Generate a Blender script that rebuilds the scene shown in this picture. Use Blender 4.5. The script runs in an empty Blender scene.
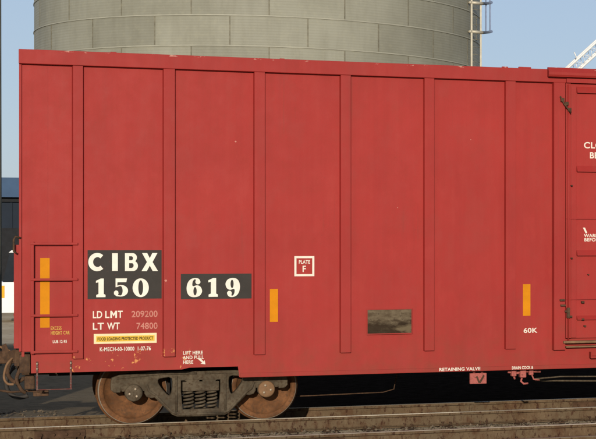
import bpy, bmesh, math, random
from mathutils import Vector, Matrix
R = math.radians
random.seed(7)
scene = bpy.context.scene
COL = scene.collection

# ------------------------------------------------------------------ camera
cd = bpy.data.cameras.new('camera'); cam = bpy.data.objects.new('camera', cd); COL.objects.link(cam)
cam.location = (.197, -24.75, 2.4525); cam.rotation_euler = (R(90), 0, R(-22))
cd.sensor_width = 36; cd.lens = 106.25; cd.shift_x = -0.7517; cd.shift_y = 0.0411
cd.clip_start = 0.5; cd.clip_end = 3000
scene.camera = cam
# ------------------------------------------------------------------ sky and sun
SUN_EL, SUN_AZ = 12.5, 15.0          # azimuth to the left of the car side's normal
w = bpy.data.worlds.new('World'); scene.world = w; w.use_nodes = True
nt = w.node_tree; bg = nt.nodes['Background']
sky = nt.nodes.new('ShaderNodeTexSky'); sky.sky_type = 'NISHITA'; sky.sun_disc = False
sky.sun_elevation = R(SUN_EL); sky.sun_rotation = R(180 + SUN_AZ)
sky.air_density = 1.0; sky.dust_density = 0.4; sky.ozone_density = 3.0
hz = nt.nodes.new('ShaderNodeMix'); hz.data_type = 'RGBA'; hz.inputs[0].default_value = .62      # thin even haze over the whole sky
nt.links.new(sky.outputs[0], hz.inputs[6]); hz.inputs[7].default_value = (5.0, 5.9, 7.7, 1)
nt.links.new(hz.outputs[2], bg.inputs[0]); bg.inputs[1].default_value = 0.098
sl = bpy.data.lights.new('sun', 'SUN'); sun = bpy.data.objects.new('sun', sl); COL.objects.link(sun)
sl.energy = 4.5; sl.angle = R(0.5); sl.color = (1.0, 0.90, 0.76)
sd = Vector((-math.sin(R(SUN_AZ)) * math.cos(R(SUN_EL)), -math.cos(R(SUN_AZ)) * math.cos(R(SUN_EL)), math.sin(R(SUN_EL))))
sun.rotation_euler = sd.to_track_quat('Z', 'Y').to_euler(); sun.location = sd * 60
scene.view_settings.view_transform = 'Standard'; scene.view_settings.look = 'None'
scene.view_settings.exposure = 0.0; scene.view_settings.gamma = 1.0
try: scene.view_settings.use_curve_mapping = False
except Exception: pass
scene.render.engine = 'CYCLES'

# ------------------------------------------------------------------ materials
def lin(r, g, b):
    f = lambda c: (c/255)/12.92 if c/255 <= .04045 else ((c/255+.055)/1.055)**2.4
    return (f(r), f(g), f(b), 1)
def new_mat(name, rough=.7, metal=0):
    m = bpy.data.materials.new(name); m.use_nodes = True
    b = m.node_tree.nodes['Principled BSDF']; b.inputs['Roughness'].default_value = rough; b.inputs['Metallic'].default_value = metal
    b.inputs['Specular IOR Level'].default_value = .5 if rough < .45 else .12
    return m, m.node_tree, b
def N(t, kind, **kw):
    n = t.nodes.new(kind)
    for k, v in kw.items():
        if k in n.inputs: n.inputs[k].default_value = v
        else: setattr(n, k, v)
    return n
def pos(t, scale=(1, 1, 1)):
    g = N(t, 'ShaderNodeNewGeometry'); mp = N(t, 'ShaderNodeMapping'); mp.inputs['Scale'].default_value = scale
    t.links.new(g.outputs['Position'], mp.inputs[0]); return mp.outputs[0]
def noise(t, vec, scale, detail=4, rough=.55):
    n = N(t, 'ShaderNodeTexNoise', Scale=scale, Detail=detail, Roughness=rough); t.links.new(vec, n.inputs['Vector']); return n.outputs['Fac']
def ramp(t, fac, a, b, ca=(0, 0, 0, 1), cb=(1, 1, 1, 1)):
    if a > b: a, b, ca, cb = b, a, cb, ca
    r = N(t, 'ShaderNodeValToRGB'); r.color_ramp.elements[0].position = a; r.color_ramp.elements[1].position = b
    r.color_ramp.elements[0].color = ca; r.color_ramp.elements[1].color = cb
    t.links.new(fac, r.inputs[0]); return r.outputs[0]
def mix(t, fac, a, b, blend='MIX'):
    m = N(t, 'ShaderNodeMix', data_type='RGBA', blend_type=blend)
    for s, v in ((m.inputs[0], fac), (m.inputs[6], a), (m.inputs[7], b)):
        if isinstance(v, (int, float, tuple)): s.default_value = v
        else: t.links.new(v, s)
    return m.outputs[2]
def mth(t, op, a, b=0., c=0.):
    m = N(t, 'ShaderNodeMath', operation=op)
    for s, v in zip(m.inputs, (a, b, c)):
        if isinstance(v, (int, float)): s.default_value = v
        else: t.links.new(v, s)
    return m.outputs[0]
def bump(t, b, h, strength=.3, dist=.01):
    n = N(t, 'ShaderNodeBump', Strength=strength, Distance=dist); t.links.new(h, n.inputs['Height']); t.links.new(n.outputs[0], b.inputs['Normal'])
def simple(name, col, rough=.7, metal=0, var=.25, scale=6, dirt=None, dirt_amt=.4, bmp=.2, bdist=.01, stretch=(1, 1, 1)):
    m, t, b = new_mat(name, rough, metal); col = tuple(c*.82 for c in col[:3]) + (1,)
    v = pos(t, stretch); n1 = noise(t, v, scale); n2 = noise(t, v, scale*5.3, 6)
    dk = tuple(c*(1-var) for c in col[:3]) + (1,); lt = tuple(min(1, c*(1+var)) for c in col[:3]) + (1,)
    c = mix(t, ramp(t, n1, .3, .7), dk, lt)
    if dirt: c = mix(t, mth(t, 'MULTIPLY', ramp(t, n2, .45, .7), dirt_amt), c, dirt)
    t.links.new(c, b.inputs['Base Color'])
    if bmp: bump(t, b, n2, bmp, bdist)
    return m

def red_paint(name, base=(.278, .0190, .0148)):
    m, t, b = new_mat(name, .6); b.inputs['Specular IOR Level'].default_value = .22
    g = N(t, 'ShaderNodeNewGeometry'); sp = N(t, 'ShaderNodeSeparateXYZ'); t.links.new(g.outputs['Position'], sp.inputs[0])
    v = pos(t); big = noise(t, v, .9, 3); med = noise(t, v, 6, 5); fine = noise(t, v, 60, 4)
    streak = noise(t, pos(t, (9, 9, .35)), 1.0, 5, .6)
    c = mix(t, ramp(t, big, .3, .7), tuple(x*.92 for x in base)+(1,), tuple(x*1.06 for x in base)+(1,))
    # faded chalky vertical streaks
    c = mix(t, mth(t, 'MULTIPLY', ramp(t, streak, .5, .72), .10), c, (.32, .050, .034, 1))
    c = mix(t, mth(t, 'MULTIPLY', ramp(t, streak, .5, .3), .12), c, (.15, .017, .012, 1))
    c = mix(t, mth(t, 'MULTIPLY', ramp(t, med, .52, .75), .18), c, (.21, .035, .022, 1))
    run = mth(t, 'MULTIPLY', ramp(t, noise(t, pos(t, (26, 26, .5)), 1.0, 4, .6), .60, .74), ramp(t, noise(t, v, 1.3, 2), .45, .7))
    c = mix(t, mth(t, 'MULTIPLY', run, .30), c, (.13, .030, .018, 1))
    # dusty speckle and slightly rusty edges of old repaint patches
    c = mix(t, mth(t, 'MULTIPLY', ramp(t, fine, .42, .72), .16), c, (.20, .022, .016, 1))
    patch = noise(t, pos(t, (1.6, 1, .8)), 1.7, 6, .68)
    c = mix(t, mth(t, 'MULTIPLY', ramp(t, patch, .52, .60), .14), c, (.23, .038, .028, 1))
    c = mix(t, mth(t, 'MULTIPLY', ramp(t, patch, .44, .36), .10), c, (.36, .045, .034, 1))
    rs_ = mth(t, 'MULTIPLY', ramp(t, noise(t, v, 45, 3, .6), .68, .72), ramp(t, noise(t, v, 2.1, 2), .50, .66))
    c = mix(t, mth(t, 'MULTIPLY', rs_, .7), c, (.11, .030, .016, 1))
    # brown road dirt thickening toward the sill
    z = sp.outputs[2]
    low = N(t, 'ShaderNodeMapRange'); t.links.new(z, low.inputs[0]); low.inputs[1].default_value = 1.58; low.inputs[2].default_value = .54
    dirt = mth(t, 'MULTIPLY', low.outputs[0], ramp(t, med, .25, .75))
    c = mix(t, mth(t, 'MULTIPLY', dirt, .42), c, (.15, .048, .024, 1))
    # chipped yellow-orange primer specks along the lower left edge
    x = sp.outputs[0]
    zone = mth(t, 'MULTIPLY', mth(t, 'LESS_THAN', z, 1.05), mth(t, 'MULTIPLY', mth(t, 'GREATER_THAN', x, .62), mth(t, 'LESS_THAN', x, 2.14)))
    chip = ramp(t, mth(t, 'ADD', noise(t, pos(t, (1, 1, .8)), 22, 5, .65), mth(t, 'MULTIPLY', noise(t, v, 3.2, 2), .45)), .865, .905)
    c = mix(t, mth(t, 'MULTIPLY', zone, chip), c, (.50, .20, .06, 1))
    rare = ramp(t, noise(t, v, 30, 2, .5), .765, .785)
    c = mix(t, mth(t, 'MULTIPLY', rare, .7), c, (.16, .03, .02, 1))
    # peeled paint on the very top edge
    top = mth(t, 'MULTIPLY', mth(t, 'GREATER_THAN', z, 4.965), ramp(t, noise(t, pos(t, (1, 1, 2)), 7, 4), .61, .66))
    c = mix(t, mth(t, 'MULTIPLY', top, .5), c, (.55, .36, .28, 1))
    t.links.new(c, b.inputs['Base Color'])
    rg = mth(t, 'MULTIPLY_ADD', med, .2, .52); t.links.new(rg, b.inputs['Roughness'])
    wav = noise(t, pos(t, (1.0, 1, .75)), 1.6, 2, .4)
    b1 = N(t, 'ShaderNodeBump', Strength=.55, Distance=.03); t.links.new(wav, b1.inputs['Height'])
    b2 = N(t, 'ShaderNodeBump', Strength=.12, Distance=.004); t.links.new(fine, b2.inputs['Height']); t.links.new(b1.outputs[0], b2.inputs['Normal'])
    t.links.new(b2.outputs[0], b.inputs['Normal'])
    return m
def worn_paint(name, col, under, thr=.60, rough=.6):
    m, t, b = new_mat(name, rough); v = pos(t); col = tuple(c*.84 for c in col[:3]) + (1,)
    n = noise(t, v, 38, 5, .65); n2 = noise(t, v, 7, 3)
    c = mix(t, ramp(t, n2, .3, .7), tuple(x*.86 for x in col[:3])+(1,), col)
    c = mix(t, mth(t, 'MULTIPLY', ramp(t, n, thr, thr+.08), .85), c, under)
    t.links.new(c, b.inputs['Base Color']); return m

M = {}
M['red'] = red_paint('red_boxcar_paint')
M['red_rail'] = red_paint('red_trim_paint', (.264, .0185, .0148))
M['step'] = worn_paint('worn_dark_red_step', (.13, .035, .028, 1), (.11, .075, .06, 1), .48)
M['fitting'] = worn_paint('faded_red_fitting', (.42, .12, .10, 1), (.10, .035, .025, 1), .55)
M['roof'] = simple('roof_metal', (.16, .10, .12, 1), .6, .2, dirt=(.12, .05, .04, 1))
M['panel_dark'] = worn_paint('dark_number_panel', (.042, .037, .032, 1), (.16, .04, .03, 1), .66)
M['white'] = worn_paint('white_lettering', (.78, .72, .60, 1), (.42, .10, .07, 1), .66)
M['white_clean'] = worn_paint('white_car_number_paint', (.84, .80, .68, 1), (.5, .3, .2, 1), .74)
M['white_faint'] = worn_paint('faded_white_stencil', (.55, .22, .17, 1), (.38, .06, .045, 1), .56)
M['yellow_txt'] = worn_paint('yellow_stencil', (.62, .38, .08, 1), (.40, .07, .04, 1), .56)
M['reflect'] = worn_paint('amber_reflector_tape', (.64, .235, .004, 1), (.42, .15, .01, 1), .64, .7)
M['yellow'] = worn_paint('yellow_plate', (.80, .50, .06, 1), (.45, .28, .05, 1), .62)
M['cream'] = worn_paint('cream_border', (.85, .72, .42, 1), (.6, .4, .2, 1), .68)
M['ink'] = simple('dark_print', (.10, .07, .02, 1), .7)
def placard_mat():
    m, t, b = new_mat('weathered_placard_board', .85); g = N(t, 'ShaderNodeNewGeometry'); sp = N(t, 'ShaderNodeSeparateXYZ'); t.links.new(g.outputs['Position'], sp.inputs[0])
    n = noise(t, pos(t, (1, 1, 2.2)), 9, 5, .6); n2 = noise(t, pos(t, (1, 1, 1)), 22, 4, .6)
    zz = mth(t, 'ADD', sp.outputs[2], mth(t, 'MULTIPLY', n, .16))
    c = mix(t, ramp(t, n, .35, .65), (.068, .048, .028, 1), (.125, .096, .060, 1))
    wet = mth(t, 'MULTIPLY', ramp(t, zz, 0, 1), 1.0)
    q = N(t, 'ShaderNodeMapRange'); t.links.new(zz, q.inputs[0]); q.inputs[1].default_value = 1.47; q.inputs[2].default_value = 1.40
    c = mix(t, mth(t, 'MULTIPLY', q.outputs[0], .85), c, (.018, .010, .005, 1))
    xz = mth(t, 'SUBTRACT', mth(t, 'MULTIPLY', mth(t, 'SUBTRACT', sp.outputs[0], 4.75), .30), mth(t, 'ABSOLUTE', mth(t, 'SUBTRACT', sp.outputs[2], 1.265)))
    c = mix(t, mth(t, 'MULTIPLY', ramp(t, mth(t, 'ADD', xz, mth(t, 'MULTIPLY_ADD', n, .22, -.11)), .0, .07), .55), c, (.17, .13, .075, 1))
    c = mix(t, mth(t, 'MULTIPLY', ramp(t, n2, .58, .66), .7), c, (.045, .03, .018, 1))
    t.links.new(c, b.inputs['Base Color']); return m
M['placard'] = placard_mat()
M['under'] = simple('black_underframe', (.020, .017, .015, 1), .85, dirt=(.05, .035, .025, 1))
M['truck'] = simple('dusty_cast_steel', (.094, .074, .049, 1), .85, var=.4, scale=5, dirt=(.045, .028, .016, 1), dirt_amt=.85, bmp=.6)
M['wheel'] = simple('rusty_wheel_plate', (.155, .068, .028, 1), .8, var=.45, scale=5, dirt=(.07, .038, .02, 1), dirt_amt=.8, bmp=.4)
M['rim'] = simple('bright_wheel_rim', (.42, .36, .28, 1), .45, .5, var=.15)
M['bearing'] = simple('dusty_bearing_cap', (.22, .125, .065, 1), .7, var=.2, dirt=(.10, .06, .03, 1))
M['bolt'] = simple('worn_bolt_heads', (.36, .29, .21, 1), .5, .3, var=.1)
M['coupler'] = simple('rusty_coupler_casting', (.085, .048, .027, 1), .85, var=.5, scale=6, dirt=(.04, .025, .018, 1), dirt_amt=.8, bmp=.5)
M['hose'] = simple('black_rubber_hose', (.045, .04, .036, 1), .6)
M['pipe'] = simple('grey_pipe_fitting', (.36, .28, .22, 1), .6, .3)
M['silo_lad'] = simple('galvanised_ladder', (.50, .46, .36, 1), .5, .3, var=.12)
M['cage'] = simple('bluish_steel_cage', (.20, .25, .36, 1), .5, .4, var=.12)
M['conveyor'] = simple('white_painted_steel', (.78, .78, .76, 1), .5, var=.08)
M['wood_pole'] = simple('weathered_timber_pole', (.17, .165, .13, 1), .9, var=.35, scale=3, stretch=(6, 6, .4), bmp=.6)
M['tie'] = simple('creosoted_tie_timber', (.085, .06, .042, 1), .9, var=.4, scale=5, stretch=(6, 1, 1), dirt=(.18, .13, .08, 1), dirt_amt=.6, bmp=.6)
M['plate'] = simple('rusted_tie_plate', (.075, .042, .024, 1), .85, var=.4, scale=9)
M['shed_wall'] = simple('slate_blue_cladding', (.011, .019, .033, 1), .6, var=.15, scale=1)
M['shed_fascia'] = simple('blue_grey_roof_metal', (.040, .085, .165, 1), .5, var=.15, scale=1)
M['shed_dark'] = simple('dark_gutter', (.012, .013, .016, 1), .6)
M['van'] = simple('white_van_paint', (.80, .79, .76, 1), .35, var=.04)
M['glass'] = simple('tinted_window_glass', (.02, .025, .032, 1), .08, var=.1, bmp=0)
M['amber'] = simple('amber_lamp_lens', (.85, .42, .02, 1), .2, var=.05, bmp=0)
M['tyre'] = simple('black_tyre', (.022, .021, .02, 1), .85)
M['hub'] = simple('grey_wheel_rim', (.4, .4, .4, 1), .4, .6, var=.1)

# rail: brown muddy web, polished running surface on the top of the head
def rail_mat(name, head):
    m, t, b = new_mat(name, .8); v = pos(t)
    g = N(t, 'ShaderNodeNewGeometry'); sp = N(t, 'ShaderNodeSeparateXYZ'); t.links.new(g.outputs['Position'], sp.inputs[0])
    n1 = noise(t, v, 4, 5, .6); n2 = noise(t, pos(t, (1, 1, .5)), 22, 5, .65); n3 = noise(t, v, 1.1, 2)
    c = mix(t, ramp(t, n1, .3, .7), (.066, .040, .020, 1), (.135, .088, .049, 1))
    c = mix(t, ramp(t, n3, .35, .7), c, (.100, .072, .042, 1))
    n4 = noise(t, pos(t, (1, 1, .6)), 7, 6, .7)
    c = mix(t, mth(t, 'MULTIPLY', ramp(t, n4, .50, .62), .6), c, (.064, .028, .013, 1))
    c = mix(t, mth(t, 'MULTIPLY', ramp(t, n4, .44, .34), .55), c, (.120, .082, .046, 1))
    c = mix(t, mth(t, 'MULTIPLY', ramp(t, n2, .54, .64), .85), c, (.035, .013, .007, 1))
    c = mix(t, mth(t, 'MULTIPLY', ramp(t, n2, .38, .26), .6), c, (.20, .15, .09, 1))
    shine = mth(t, 'GREATER_THAN', sp.outputs[2], -.0092)
    hv = ramp(t, noise(t, pos(t, (.22, 1, 1)), 1.0, 2), .40, .60)
    c = mix(t, mth(t, 'MULTIPLY', shine, mth(t, 'MULTIPLY_ADD', hv, .65, .35)), c, head)
    t.links.new(c, b.inputs['Base Color'])
    t.links.new(mth(t, 'MULTIPLY_ADD', shine, -.42, .82), b.inputs['Roughness'])
    t.links.new(mth(t, 'MULTIPLY', shine, .3), b.inputs['Metallic'])
    bump(t, b, n2, .5, .008); return m
M['rail'] = rail_mat('rail_steel_bright_head', (.62, .54, .42, 1))
M['rail_dull'] = rail_mat('rail_steel_dull_head', (.17, .14, .10, 1))

def ground_mat():
    m, t, b = new_mat('packed_dirt_and_gravel', 1.0); b.inputs['Specular IOR Level'].default_value = 0; v = pos(t)
    n1 = noise(t, v, .35, 5); n2 = noise(t, v, 5, 6, .65); n3 = noise(t, v, 26, 4, .7)
    c = mix(t, ramp(t, n1, .35, .65), (.40, .32, .21, 1), (.52, .43, .30, 1))
    c = mix(t, mth(t, 'MULTIPLY', ramp(t, n2, .5, .7), .6), c, (.20, .15, .10, 1))
    c = mix(t, mth(t, 'MULTIPLY', ramp(t, n3, .55, .7), .5), c, (.50, .44, .33, 1))
    g = N(t, 'ShaderNodeNewGeometry'); sp = N(t, 'ShaderNodeSeparateXYZ'); t.links.new(g.outputs['Position'], sp.inputs[0])
    # car_shade: car shadow painted near-black into the ground, far edge wandering, fading out leftwards
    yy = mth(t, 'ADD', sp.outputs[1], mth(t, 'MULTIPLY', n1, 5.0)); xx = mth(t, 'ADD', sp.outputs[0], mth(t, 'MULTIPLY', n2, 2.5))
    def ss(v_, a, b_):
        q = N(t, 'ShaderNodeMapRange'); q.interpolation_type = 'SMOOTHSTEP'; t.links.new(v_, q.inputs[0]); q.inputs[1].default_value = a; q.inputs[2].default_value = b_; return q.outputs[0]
    yard = mth(t, 'MULTIPLY', ss(yy, 4.0, 6.0), ss(yy, 32, 25))  # brown dirt, its colour darkened further to deepen the shade behind the cars
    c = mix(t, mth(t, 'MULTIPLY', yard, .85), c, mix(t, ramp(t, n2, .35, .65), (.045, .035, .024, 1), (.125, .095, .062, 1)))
    car_shade = mth(t, 'MULTIPLY', mth(t, 'MULTIPLY', ss(yy, 4.0, 5.5), ss(yy, 31, 26)), ss(xx, 3.4, 5.6))
    c = mix(t, car_shade, c, mix(t, ramp(t, n2, .35, .65), (.006, .0045, .0035, 1), (.013, .010, .008, 1)))
    t.links.new(c, b.inputs['Base Color']); bump(t, b, mth(t, 'ADD', n2, n3), .8, .03); return m
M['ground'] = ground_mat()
M['stone'] = simple('brown_ballast_stone', (.16, .125, .085, 1), .9, var=.5, scale=9, dirt=(.06, .045, .03, 1), bmp=.3)

def silo_mat():
    m, t, b = new_mat('galvanised_corrugated_steel', .55, .0)
    v = pos(t); g = N(t, 'ShaderNodeNewGeometry'); sp = N(t, 'ShaderNodeSeparateXYZ'); t.links.new(g.outputs['Position'], sp.inputs[0])
    n1 = noise(t, v, .35, 4); n2 = noise(t, pos(t, (1, 1, .15)), 2.2, 5, .6); n3 = noise(t, v, 6, 5)
    c = mix(t, ramp(t, n1, .35, .65), (.190, .185, .142, 1), (.243, .238, .188, 1))
    c = mix(t, mth(t, 'MULTIPLY', ramp(t, n2, .45, .75), .35), c, (.135, .126, .09, 1))
    c = mix(t, mth(t, 'MULTIPLY', ramp(t, n3, .5, .75), .22), c, (.30, .285, .20, 1))
    t.links.new(c, b.inputs['Base Color'])
    # every sheet weathers to a tone of its own
    ang = mth(t, 'DIVIDE', mth(t, 'ARCTAN2', mth(t, 'SUBTRACT', sp.outputs[0], 9.0), mth(t, 'SUBTRACT', 50.45, sp.outputs[1])), math.radians(18))
    row = mth(t, 'FLOOR', mth(t, 'DIVIDE', mth(t, 'SUBTRACT', sp.outputs[2], .78), 1.115))
    col_ = mth(t, 'FLOOR', mth(t, 'ADD', mth(t, 'SUBTRACT', ang, .194), mth(t, 'MULTIPLY', mth(t, 'PINGPONG', row, 1.0), .5)))
    cv = N(t, 'ShaderNodeCombineXYZ'); t.links.new(row, cv.inputs[0]); t.links.new(col_, cv.inputs[1])
    wn = N(t, 'ShaderNodeTexWhiteNoise', noise_dimensions='3D'); t.links.new(cv.outputs[0], wn.inputs['Vector'])
    hs = N(t, 'ShaderNodeHueSaturation'); t.links.new(mth(t, 'MULTIPLY_ADD', wn.outputs['Value'], .16, .92), hs.inputs['Value']); t.links.new(c, hs.inputs['Color'])
    c = hs.outputs[0]; t.links.new(c, b.inputs['Base Color'])
    wv = mth(t, 'SINE', mth(t, 'MULTIPLY', sp.outputs[2], 2*math.pi/.1015))
    bump(t, b, wv, .35, .006)
    return m
M['silo'] = silo_mat()
M['silo_seam'] = simple('dark_sheet_seam', (.185, .172, .125, 1), .7, var=.25)
M['silo_ring'] = simple('bright_ring_flange', (.34, .33, .26, 1), .5, var=.15, scale=1.5)

# ------------------------------------------------------------------ mesh helpers
SX, SZ = 1.067, 1.09       # drawing units of the railway things to metres, along and up
def pieces(bm):
    """groups of vertices that stand well apart from each other"""
    bm.verts.index_update(); bm.verts.ensure_lookup_table(); seen = [-1]*len(bm.verts); isl = []
    for v in bm.verts:
        if seen[v.index] >= 0: continue
        st = [v]; seen[v.index] = len(isl); cur = []
        while st:
            q = st.pop(); cur.append(q)
            for e in q.link_edges:
                o = e.other_vert(q)
                if seen[o.index] < 0: seen[o.index] = len(isl); st.append(o)
        isl.append(cur)
    if not 1 < len(isl) < 120: return [list(bm.verts)]
    bb = [([min(v.co[a] for v in c) for a in range(3)], [max(v.co[a] for v in c) for a in range(3)]) for c in isl]
    grp = list(range(len(isl)))
    def find(i):
        while grp[i] != i: i = grp[i]
        return i
    for i in range(len(isl)):
        for j in range(i):
            gap = math.sqrt(sum(max(0, bb[i][0][a]-bb[j][1][a], bb[j][0][a]-bb[i][1][a])**2 for a in range(3)))
            big = max(math.dist(*bb[i]), math.dist(*bb[j]))
            if gap < .45*big: grp[find(i)] = find(j)
    out = {}
    for i, c in enumerate(isl): out.setdefault(find(i), []).extend(c)
    return list(out.values())
def link(name, bm, mat, parent=None, smooth=False, whole=False):
    bmesh.ops.recalc_face_normals(bm, faces=bm.faces)
    if not whole:
        ps = pieces(bm)
        if len(ps) > 1:
            first = None
            for k in range(len(ps)):
                b2 = bm.copy(); b2.verts.ensure_lookup_table(); keep = {v.index for v in ps[k]}
                bmesh.ops.delete(b2, geom=[v for v in b2.verts if v.index not in keep], context='VERTS')
                o = link(name, b2, mat, parent, smooth, True); first = first or o
            bm.free(); return first
    for v in bm.verts: v.co.x *= SX; v.co.z *= SZ
    me = bpy.data.meshes.new(name); bm.to_mesh(me); bm.free()
    if smooth:
        for p in me.polygons: p.use_smooth = True
    for mm in (mat if isinstance(mat, (list, tuple)) else [mat]): me.materials.append(mm)
    o = bpy.data.objects.new(name, me); COL.objects.link(o)
    if parent is not None: o.parent = parent; o.matrix_parent_inverse = wm(parent).inverted()
    return o
def wm(o):
    m = Matrix.Translation(o.location) @ o.rotation_euler.to_matrix().to_4x4()
    return wm(o.parent) @ o.matrix_parent_inverse @ m if o.parent else m
def BM(): return bmesh.new()
def box(bm, x0, x1, y0, y1, z0, z1, bevel=0, mi=0):
    vs = [bm.verts.new(p) for p in ((x0, y0, z0), (x1, y0, z0), (x1, y1, z0), (x0, y1, z0), (x0, y0, z1), (x1, y0, z1), (x1, y1, z1), (x0, y1, z1))]
    fs = [bm.faces.new([vs[i] for i in f]) for f in ((0, 3, 2, 1), (4, 5, 6, 7), (0, 1, 5, 4), (1, 2, 6, 5), (2, 3, 7, 6), (3, 0, 4, 7))]
    for f in fs: f.material_index = mi
    if bevel:
        es = {e for f in fs for e in f.edges}
        r = bmesh.ops.bevel(bm, geom=list(es), offset=bevel, segments=2, affect='EDGES', profile=.6)
        for f in r['faces']: f.material_index = mi
def prism(bm, pts, axis, a, b, mi=0):
    """polygon pts extruded along axis 'x' (pts = y,z), 'y' (pts = x,z) or 'z' (pts = x,y)"""
    def P(p, t): return {'x': (t, p[0], p[1]), 'y': (p[0], t, p[1]), 'z': (p[0], p[1], t)}[axis]
    A = [bm.verts.new(P(p, a)) for p in pts]; B = [bm.verts.new(P(p, b)) for p in pts]
    n = len(pts); fs = [bm.faces.new(A), bm.faces.new(B[::-1])]
    for i in range(n): fs.append(bm.faces.new([A[i], A[(i+1) % n], B[(i+1) % n], B[i]]))
    for f in fs: f.material_index = mi
def tube(bm, pts, r, seg=8, mi=0):
    pts = [Vector(p) for p in pts]; rings = []
    up = None
    for i, p in enumerate(pts):
        d = (pts[min(i+1, len(pts)-1)] - pts[max(i-1, 0)]).normalized()
        if up is None:
            up = Vector((0, 0, 1)) if abs(d.z) < .9 else Vector((1, 0, 0))
        a = d.cross(up).normalized(); up = a.cross(d).normalized(); rr = r[i] if isinstance(r, (list, tuple)) else r
        rings.append([bm.verts.new(p + (a*math.cos(2*math.pi*k/seg) + up*math.sin(2*math.pi*k/seg))*rr) for k in range(seg)])
    for i in range(len(rings)-1):
        for k in range(seg):
            f = bm.faces.new([rings[i][k], rings[i][(k+1) % seg], rings[i+1][(k+1) % seg], rings[i+1][k]]); f.material_index = mi; f.smooth = True
    for rg in (rings[0], rings[-1][::-1]):
        f = bm.faces.new(rg); f.material_index = mi
def sm(pts, k=5):
    out = []; n = len(pts)
    for i in range(n-1):
        p0, p1, p2, p3 = (Vector(pts[max(0, min(n-1, i+j))]) for j in (-1, 0, 1, 2))
        for q in range(k):
            u = q/k; out.append(.5*((2*p1) + (-p0+p2)*u + (2*p0-5*p1+4*p2-p3)*u*u + (-p0+3*p1-3*p2+p3)*u**3))
    return out + [Vector(pts[-1])]
def lathe_y(bm, prof, cx, cz, seg=64, mi=None):
    """profile list of (y, radius) turned about an axis parallel to Y"""
    rings = []
    for (y, r) in prof:
        if r < 1e-5: rings.append([bm.verts.new((cx, y, cz))])
        else: rings.append([bm.verts.new((cx + r*math.cos(2*math.pi*k/seg), y, cz + r*math.sin(2*math.pi*k/seg))) for k in range(seg)])
    for i in range(len(rings)-1):
        A, B = rings[i], rings[i+1]
        for k in range(seg):
            k2 = (k+1) % seg
            if len(A) == 1 and len(B) == 1: continue
            if len(A) == 1: f = bm.faces.new([A[0], B[k], B[k2]])
            elif len(B) == 1: f = bm.faces.new([A[k], A[k2], B[0]])
            else: f = bm.faces.new([A[k], A[k2], B[k2], B[k]])
            if mi: f.material_index = mi[i]
            f.smooth = True
def curve_plate(name, outlines, y0, y1, mat, parent, bevel=0.0):
    """flat plate standing in the XZ plane from closed outlines (later ones are holes), y0 = front face"""
    cu = bpy.data.curves.new(name, 'CURVE'); cu.dimensions = '2D'; cu.fill_mode = 'BOTH'
    for pts in outlines:
        s = cu.splines.new('POLY'); s.points.add(len(pts)-1)
        for p, q in zip(s.points, pts): p.co = (q[0], q[1], 0, 1)
        s.use_cyclic_u = True
    cu.extrude = max((y1-y0)/2 - bevel, .0001); cu.bevel_depth = bevel; cu.bevel_resolution = 1
    return curve_to_mesh(name, cu, (y0+y1)/2, mat, parent)
def curve_to_mesh(name, cu, y, mat, parent, fit=None):
    tmp = bpy.data.objects.new(name, cu); COL.objects.link(tmp)
    dg = bpy.context.evaluated_depsgraph_get(); me = bpy.data.meshes.new_from_object(tmp.evaluated_get(dg))
    bpy.data.objects.remove(tmp)
    if fit:
        x0, x1, z0, z1 = fit
        xs = [v.co.x for v in me.vertices]; zs = [v.co.y for v in me.vertices]
        a, b, c, d = min(xs), max(xs), min(zs), max(zs)
        for v in me.vertices:
            v.co = (x0 + (v.co.x-a)/(b-a)*(x1-x0), v.co.z, z0 + (v.co.y-c)/max(d-c, 1e-6)*(z1-z0))
    else:
        for v in me.vertices: v.co = (v.co.x, v.co.z, v.co.y)
    for v in me.vertices: v.co.y += y; v.co.x *= SX; v.co.z *= SZ
    me.name = name; me.materials.clear(); me.materials.append(mat)
    o = bpy.data.objects.new(name, me); COL.objects.link(o); o.parent = parent; o.matrix_parent_inverse = wm(parent).inverted()
    return o
def smooth_loop(pts, k=4):
    n = len(pts); out = []
    for i in range(n):
        p0, p1, p2, p3 = (Vector(pts[(i+j-1) % n]) for j in range(4))
        for s in range(k):
            u = s/k
            out.append(tuple(.5*((2*p1) + (-p0+p2)*u + (2*p0-5*p1+4*p2-p3)*u*u + (-p0+3*p1-3*p2+p3)*u**3)))
    return out
def text(s, x0, x1, z0, z1, mat, parent, y, bold=.02, name='lettering'):
    cu = bpy.data.curves.new(name, 'FONT'); cu.body = s; cu.size = 1; cu.offset = bold; cu.extrude = .002
    cu.space_character = 1.05; cu.space_line = .95; cu.align_x = 'LEFT'
    return curve_to_mesh(name, cu, y, mat, parent, (x0, x1, z0, z1))
def tag(o, label=None, cat=None, group=None, kind=None):
    for k, v in (('label', label), ('category', cat), ('group', group), ('kind', kind)):
        if v: o[k] = v
    return o
def empty(name, loc, label, cat, group=None, kind=None):
    o = bpy.data.objects.new(name, None); COL.objects.link(o); o.location = (loc[0]*SX, loc[1], loc[2]*SZ); o.empty_display_size = .3
    return tag(o, label, cat, group, kind)

# ------------------------------------------------------------------ ground
GZ = -.19
bm = BM()
nx, ny = 90, 60
def gx(i): u = i/nx*2-1; return 20 + 900*math.copysign(abs(u)**3.2, u)
def gy(j): u = j/ny*2-1; return 5 + 900*math.copysign(abs(u)**3.2, u)
grid = [[bm.verts.new((gx(i), gy(j), GZ - .10*(1 if False else 0))) for i in range(nx+1)] for j in range(ny+1)]
for j in range(ny):
    for i in range(nx): bm.faces.new([grid[j][i], grid[j][i+1], grid[j+1][i+1], grid[j+1][i]])
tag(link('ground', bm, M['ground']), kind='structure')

YA, YF = .70, 2.205
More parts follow.
